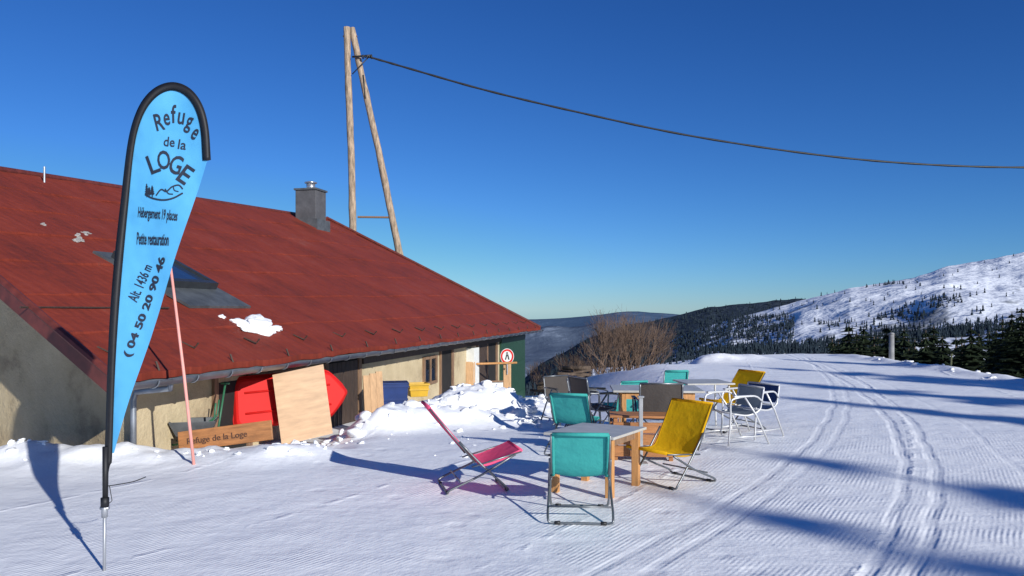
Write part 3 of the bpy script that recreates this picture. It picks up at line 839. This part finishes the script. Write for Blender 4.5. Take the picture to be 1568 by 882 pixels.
armchair('garden_armchair',MESHF,TUBE,1.92,10.3,88,.88)
armchair('garden_armchair',MESHF,TUBE,1.22,11.7,25,.88)
armchair('garden_armchair',NAVY,ALU,3.45,11.3,215,.74)
armchair('garden_armchair',GREYF,ALU,3.05,10.75,200,.76)
armchair('garden_armchair',MESHF,TUBE,1.25,12.9,-20,.85)
armchair('garden_armchair',MESHF,TUBE,.95,14.2,-60,.85)

# ------------------------------------------------------------------ tables
TOPM=simple('table_top_laminate',(.46,.44,.40),.4,0,.16,6)
ORW=simple('orange_wood',(.50,.24,.08),.6,0,.25,5,.003,stretch=(6,6,1))
PLK=simple('orange_brown_planks',(.36,.15,.05),.6,0,.35,4,.004,stretch=(1,6,6))
def table1():
    e=empty('square_table',(.855,7.96,H(.855,7.96)))
    c=[(.31-.855,7.78-7.96),(.97-.855,7.46-7.96),(1.40-.855,8.14-7.96),(.76-.855,8.46-7.96)]
    V=[(a,b,z) for z in(.572,.60) for a,b in c]
    ob=mk('table_top',V,[(3,2,1,0),(4,5,6,7),(0,1,5,4),(1,2,6,5),(2,3,7,6),(3,0,4,7)],TOPM,e); bev(ob,.006)
    mb=MB(); an=math.atan2(-.32,.66)
    for a,b in c: mb.box((a*.78,b*.78,.27),(.075,.075,.60),an)
    ob=mb.obj('legs',ORW,e); bev(ob,.005)
    mb=MB()
    for i in range(4):
        a,b=c[i],c[(i+1)%4]; m=((a[0]+b[0])/2*.78,(a[1]+b[1])/2*.78); L=math.hypot(a[0]-b[0],a[1]-b[1])*.78-.08
        mb.box((m[0],m[1],.53),(L,.022,.08),math.atan2(b[1]-a[1],b[0]-a[0]))
    mb.obj('apron',WOODM,e)
table1()
def table2():
    e=empty('terrace_table',(2.10,11.2,H(2.1,11.2)),math.radians(-4))
    mb=MB(); mb.box((-.05,0,.725),(1.25,.85,.03)); ob=mb.obj('table_top',TOPM,e); bev(ob,.006)
    mb=MB()
    for sx_ in(-.52,.42):
        for sy_ in(-.34,.34): mb.box((sx_,sy_,.33),(.06,.06,.76))
    mb.box((-.05,-.36,.66),(.9,.025,.09)); mb.box((-.05,.36,.66),(.9,.025,.09))
    mb.obj('frame',ORW,e)
table2()
def bench():
    e=empty('wooden_bench',(1.60,9.62,H(1.6,9.6)),math.radians(-6))
    mb=MB()
    for i in range(3): mb.box((0,-.20,.12+i*.14),(.72,.03,.13))
    for i in range(3): mb.box((.38,.0,.12+i*.14),(.03,.36,.13)); mb.box((-.38,.0,.12+i*.14),(.03,.36,.13))
    for i in range(3): mb.box((0,-.14+i*.14,.53),(.80,.125,.03))
    for a in(-.33,.33):
        for b in(-.16,.16): mb.box((a,b,.25),(.05,.05,.52))
    bev(mb.obj('planks',PLK,e),.004)
bench()
def table3():
    e=empty('bistro_table',(3.0,12.3,H(3.0,12.3)),.1)
    mb=MB(); mb.box((0,0,.74),(.75,.75,.025)); bev(mb.obj('table_top',TOPM,e),.005)
    mb=MB(); 
    for a,b in((-.3,-.3),(.3,-.3),(.3,.3),(-.3,.3)): mb.tube([(a*1.1,b*1.1,0),(a,b,.73)],.016,7)
    mb.obj('legs',ALU,e)
table3()
mb=MB(); g=H(1.52,9.25); mb.box((1.52,9.25,g+.38),(.045,.045,.80)); mb.box((1.52,9.25,g+.79),(.07,.07,.02)); mb.box((1.52,9.25,g+.005),(.16,.16,.02)); bev(mb.obj('metal_post',simple('galvanised',(.36,.37,.38),.5,.4,.2,5)),.004)

# ------------------------------------------------------------------ things along the wall
def face_object(name,outline,loc,dirv,lean,mat,th=.05,part='panel'):
    e=empty(name,loc,math.atan2(dirv[1],dirv[0])); n=len(outline); V=[]
    for t in(0,th):
        for a,b in outline: V.append((a,b*math.sin(lean)+t,b*math.cos(lean)))
    Fc=[tuple(range(n)),tuple(range(2*n-1,n-1,-1))]+[((i+1)%n,i,n+i,n+(i+1)%n) for i in range(n)]
    return e,mk(part,V,Fc,mat,e)
RED=simple('red_plastic',(.60,.014,.011),.6,0,.15,3)
RED.node_tree.nodes['Principled BSDF'].inputs['Specular IOR Level'].default_value=.2
def sled():
    # rescue toboggan stood on its edge, smooth hull bottom facing out, pointed nose
    L=1.84;h=.80
    def outl(k):
        pts=[]
        def corner(cx,cy,r,a0,a1):
            for i in range(6):
                a=a0+(a1-a0)*i/5; pts.append((cx+r*math.cos(a),cy+r*math.sin(a)))
        corner(.12+k,.12+k,.12,math.pi,1.5*math.pi)
        pts.append((L*.78,0+k))
        for i in range(5): pts.append((L*.80+(L*.17-k)*(i+1)/6,k+ (h*.40-k*.5)*((i+1)/6)**1.2))
        corner(L-.10-k,h*.5,.07,-.9,.9)
        for i in range(5): pts.append((L*.80+(L*.17-k)*(5-i)/6,h-k-(h*.40-k*.5)*((5-i)/6)**1.2))
        pts.append((L*.78,h-k))
        corner(.12+k,h-.12-k,.12,.5*math.pi,math.pi)
        return pts
    dv=Vector((-2.62+4.2,13.0-12.0)).normalized()
    e=empty('rescue_sled',(-4.24,11.95,-.03),math.atan2(dv.y,dv.x)-.02)
    o0,o1,o2=outl(0),outl(.03),outl(.07); n=len(o0); lean=.22
    V=[]
    for o,d in((o0,.10),(o0,-.02),(o1,-.07),(o2,-.09)):
        for a,b in o: V.append((a,b*math.sin(lean)+d,b*math.cos(lean)+a*.05))
    Fc=[]
    for k in range(3):
        for i in range(n):
            j=(i+1)%n; Fc.append((k*n+j,k*n+i,(k+1)*n+i,(k+1)*n+j))
    Fc.append(tuple(3*n+i for i in range(n))); Fc.append(tuple(i for i in range(n-1,-1,-1)))
    ob=mk('hull',V,Fc,RED,e); bev(ob,.008,2)
    mb=MB()
    for f in(.30,.70):
        a0,a1=.16,L*.82
        mb.tube([(a,h*f*math.sin(lean)-.092,h*f*math.cos(lean)+a*.05) for a in(a0,(a0+a1)/2,a1)],.018,6)
    mb.obj('runners',RED,e,True)
    mb=MB(); o=[(a,b) for a,b in o0]
    mb.tube([(a,b*math.sin(lean)+.0,b*math.cos(lean)+a*.05) for a,b in o],.014,6,True); mb.obj('rim',RED,e,True)
sled()
face_object('plywood_board',[(0,0),(.78,.04),(.80,1.13),(0.02,1.09)],(-3.52,11.98,-.27),(1,.35),.14,PLY,.02)[0].rotation_euler[1]=math.radians(-8)
def signboard():
    e=empty('carved_wooden_sign',(-4.36,10.3,-.03),math.radians(4)); 
    e.rotation_euler[1]=math.radians(-7)
    mb=MB(); mb.box((.60,0,.10),(1.22,.04,.26),0,-.14,0); bev(mb.obj('board',PLK,e),.01)
    cu=bpy.data.curves.new('t','FONT'); cu.body='Refuge de la Loge'; cu.size=.11; cu.offset=.001; cu.extrude=.003
    o=bpy.data.objects.new('lettering',cu); COL.objects.link(o); o.parent=e; o.location=(.10,-.030,.06); o.rotation_euler=(math.radians(82),0,0)
    cu.materials.append(simple('sign_paint',(.08,.035,.02),.6,0,.2,5))
signboard()
def plank_stack():
    e=empty('leaning_planks',(-2.62,14.1,-.4),math.radians(30))
    mb=MB()
    for i in range(3): mb.box((.02+i*.13,i*.02,.50),(.12,.03,1.05+.06*i),0,-.15)
    mb.obj('planks',WOODT,e)
plank_stack()
def bin_(name,mat,x,y,z,w,d,h,ang,lid):
    e=empty(name,(x,y,z),math.radians(ang)); mb=MB()
    V=[];
    for zz,k in((0,.86),(h,1.)): 
        for a,b in((-1,-1),(1,-1),(1,1),(-1,1)): V.append((a*w/2*k,b*d/2*k,zz))
    V+=[(a*(w/2-.02),b*(d/2-.02),h) for a,b in((-1,-1),(1,-1),(1,1),(-1,1))]+[(a*(w/2-.02)*.86,b*(d/2-.02)*.86,.03) for a,b in((-1,-1),(1,-1),(1,1),(-1,1))]
    F=[(3,2,1,0)]+[(i,(i+1)%4,4+(i+1)%4,4+i) for i in range(4)]+[(4+i,4+(i+1)%4,8+(i+1)%4,8+i) for i in range(4)]+[(8+i,8+(i+1)%4,12+(i+1)%4,12+i) for i in range(4)]+[(12,13,14,15)]
    mb.add(V,F); bev(mb.obj('tub',mat,e),.008)
    mb=MB()
    for zz in(h*.93,h*.55):
        k=.86+.14*zz/h; 
        for a,b,c,dd in((0,-d/2*k-.008,w*k+.03,.018),(0,d/2*k+.008,w*k+.03,.018)): mb.box((a,b,zz),(c,dd,.035))
        for sg in(-1,1): mb.box((sg*(w/2*k+.006),0,zz),(.014,d*k,.035))
    mb.obj('rims',mat,e)
    if lid: mb=MB(); mb.box((0,0,h+.015),(w+.03,d+.03,.03)); bev(mb.obj('lid',mat,e),.01)
BLUE=simple('blue_plastic',(.015,.04,.16),.45,0,.2,4); YP=simple('yellow_plastic',(.62,.36,.02),.45,0,.15,4)
bin_('blue_storage_bin',BLUE,-2.47,16.1,-.40,.64,.5,.70,12,True)
bin_('yellow_crate',YP,-2.0,16.6,-.02,.42,.35,.28,20,False)
def wheelbarrow():
    e=empty('wheelbarrow',(-4.36,10.75,-.12),math.radians(15)); mb=MB()
    V=[]
    for zz,wx,wy in((.10,.16,.13),(.42,.30,.24)):
        for a,b in((-1,-1),(1,-1),(1,1),(-1,1)): V.append((a*wx,b*wy,zz))
    V+=[(a*.285,b*.225,.42) for a,b in((-1,-1),(1,-1),(1,1),(-1,1))]+[(a*.145,b*.115,.12) for a,b in((-1,-1),(1,-1),(1,1),(-1,1))]
    mb.add(V,[(3,2,1,0)]+[(k+i,k+(i+1)%4,k+4+(i+1)%4,k+4+i) for k in(0,4,8) for i in range(4)]+[(12,13,14,15)])
    ob=mb.obj('tray',simple('grey_plastic',(.09,.095,.10),.5,0,.3,5),e); bev(ob,.02)
    mb=MB(); 
    GR=simple('green_handles',(.03,.14,.07),.5,0,.2,5)
    for sg in(-1,1): mb.tube([(-.4,sg*.06,.08),(-.1,sg*.14,.12),(.28,sg*.2,.45),(.3,sg*.22,.66)],.014,6)
    mb.tube([(.15,.16,.1),(.2,.18,0)],.012,6); mb.tube([(.15,-.16,.1),(.2,-.18,0)],.012,6)
    mb.obj('handles',GR,e,True)
    mb=MB(); mb.tube([(-.38+.13*math.cos(t*.5236),0,.14+.13*math.sin(t*.5236)) for t in range(12)],.035,8,True); mb.tube([(-.38,-.05,.14),(-.38,.05,.14)],.04,8); mb.obj('wheel',BLK,e,True)
wheelbarrow()
def shovel(x,y,z,tx,ty,mat,nm):
    e=empty(nm,(x,y,z)); mb=MB(); mb.tube([(0,0,.25),(tx,ty,1.05)],.015,7); mb.tube([(tx-.06,ty,1.06),(tx+.06,ty,1.06)],.016,7); mb.obj('shaft',mat,e,True)
    mb=MB()
    V=[];n=6
    for i in range(n+1):
        f=i/n*2-1
        for zz,k in((0,.8),(.30,1)):
            V.append((f*.14*k-tx*.1,-.04*(1-f*f),zz)); 
    mb.add(V,[(2*i,2*i+2,2*i+3,2*i+1) for i in range(n)]); ob=mb.obj('blade',mat,e,True); m=ob.modifiers.new('s','SOLIDIFY'); m.thickness=.01
GRH=bpy.data.materials['green_handles']
shovel(-4.45,10.95,-.35,-.18,.25,GRH,'snow_shovel')
shovel(-4.1,10.85,-.30,.02,.3,GRH,'snow_shovel')
def round_sign():
    e=empty('no_entry_sign',(-.16,26,H(-.16,26))); z=.28-H(-.16,26)
    mb=MB(); mb.box((0,0,.62),(.26,.22,1.4)); bev(mb.obj('timber_post',WOODT,e),.02)
    mb=MB(); mb.tube([(0,-.13,z-.6),(0,-.13,z+.2)],.025,8); mb.obj('bracket',ZINC,e)
    def disc(r,y0,y1,mat,nm):
        V=[(r*math.cos(t*math.pi/16),yy,z+r*1.15*math.sin(t*math.pi/16)) for yy in(y0,y1) for t in range(32)]
        mk(nm,V,[tuple(range(32)),tuple(range(63,31,-1))]+[((i+1)%32,i,32+i,32+(i+1)%32) for i in range(32)],mat,e)
    disc(.225,-.185,-.16,WHITE,'plate'); 
    V=[(r*math.cos(t*math.pi/16),-.19,z+r*1.15*math.sin(t*math.pi/16)) for r in(.155,.208) for t in range(32)]
    mk('red_ring',V,[(i,(i+1)%32,32+(i+1)%32,32+i) for i in range(32)],RED,e)
    mb=MB(); mb.box((-.03,-.192,z-.02),(.035,.004,.18),0,0,.25); mb.box((.04,-.194,z-.02),(.035,.004,.18),0,0,-.25); mb.box((0,-.192,z+.11),(.05,.004,.05)); mb.obj('pictogram',BLK,e)
round_sign()
def barrier():
    y=24.5; x=-1.3; e=empty('timber_barrier',(x,y,H(x,y)))
    g=H(x,y); mb=MB(); mb.box((0,0,.6),(.30,.26,1.5)); bev(mb.obj('timber_post',WOODT,e),.03)
    mb=MB(); mb.tube([(-.35,-.2,.12-g),(1.45,.9,.10-g)],.035,8); mb.obj('bar',ORW,e,True)
barrier()
def hut_sign_white():
    e=empty('leaning_white_panel',(-.45,23.2,H(-.45,23.2)-.1),.2); mb=MB(); mb.box((0,0,.42),(.40,.03,.85),0,-.2); bev(mb.obj('panel',WHITE,e),.004); mb=MB(); mb.box((0,.02,.84),(.42,.05,.04),0,-.2); mb.obj('top_edge',WOODM,e)
hut_sign_white()
mb=MB(); g=H(14.0,28.9); mb.tube([(14.0,28.9,g-.2),(14.0,28.9,.92)],[.10,.09],10); mb.tube([(14.0,28.9,.92),(14.0,28.9,.98)],[.12,.05],10); mb.obj('piste_post',simple('grey_post',(.22,.22,.22),.7,0,.3,4),None,True)
mb=MB(); g=H(13.1,23.4); mb.tube([(13.1,23.4,g-.2),(13.13,23.4,.50)],.025,8); mb.tube([(13.13,23.4,.45),(13.13,23.4,.50)],.035,8); mb.obj('piste_stake',simple('olive_post',(.25,.24,.10),.7,0,.3,4),None,True)
def logs():
    mb=MB()
    for i in range(26):
        x=1.25+rng.uniform(0,1.5); y=32.6+rng.uniform(-.5,.8); z=H(x,y)+rng.uniform(.05,.55); a=rng.uniform(-.5,.5)
        mb.tube([(x-.6*math.cos(a),y-.6*math.sin(a),z),(x+.6*math.cos(a),y+.6*math.sin(a),z+rng.uniform(-.2,.3))],rng.uniform(.04,.1),7)
    mb.obj('log_pile',BARK,None,True)
logs()

# ------------------------------------------------------------------ light, sky, camera
w=bpy.data.worlds.new('World'); scene.world=w; w.use_nodes=True
nt=w.node_tree; bg=nt.nodes['Background']; sk=nt.nodes.new('ShaderNodeTexSky'); sk.sky_type='NISHITA'; sk.sun_disc=False
sk.sun_elevation=math.radians(21); sk.sun_rotation=math.atan2(sx,sy); sk.altitude=1436; sk.air_density=1.0; sk.dust_density=.1; sk.ozone_density=3.0
ST=.08
sp=nt.nodes.new('ShaderNodeSeparateColor'); nt.links.new(sk.outputs[0],sp.inputs[0])
cb=nt.nodes.new('ShaderNodeCombineColor')
# winter-clear air : deepen the blue of the sky model channel by channel
for ch,(a,p,mxv) in enumerate(((.70,1.45,.60),(.97,1.25,.66),(1.38,1.10,.80))):
    m0=nt.nodes.new('ShaderNodeMath'); m0.operation='MULTIPLY'; nt.links.new(sp.outputs[ch],m0.inputs[0]); m0.inputs[1].default_value=ST
    m1=nt.nodes.new('ShaderNodeMath'); m1.operation='POWER'; nt.links.new(m0.outputs[0],m1.inputs[0]); m1.inputs[1].default_value=p
    m2=nt.nodes.new('ShaderNodeMath'); m2.operation='MULTIPLY'; nt.links.new(m1.outputs[0],m2.inputs[0]); m2.inputs[1].default_value=a
    m3=nt.nodes.new('ShaderNodeMath'); m3.operation='MINIMUM'; nt.links.new(m2.outputs[0],m3.inputs[0]); m3.inputs[1].default_value=mxv
    m4=nt.nodes.new('ShaderNodeMath'); m4.operation='DIVIDE'; nt.links.new(m3.outputs[0],m4.inputs[0]); m4.inputs[1].default_value=ST
    nt.links.new(m4.outputs[0],cb.inputs[ch])
nt.links.new(cb.outputs[0],bg.inputs[0]); bg.inputs[1].default_value=ST
sd=bpy.data.lights.new('sun','SUN'); sd.energy=5.0; sd.angle=math.radians(.5); sd.color=(1,.99,.95)
so=bpy.data.objects.new('sun',sd); COL.objects.link(so)
dirv=Vector((-sx,-sy,-tanE)); so.rotation_euler=dirv.to_track_quat('-Z','Y').to_euler(); so.location=(20,-20,20)
cam=bpy.data.cameras.new('camera'); co=bpy.data.objects.new('camera',cam); COL.objects.link(co)
co.location=(0,0,CAMZ); co.rotation_euler=(math.radians(90),0,0); cam.lens=27.55; cam.sensor_width=36; cam.shift_y=.0217
cam.clip_start=.05; cam.clip_end=60000
scene.camera=co
scene.view_settings.view_transform='Standard'; scene.view_settings.look='None'; scene.view_settings.exposure=0
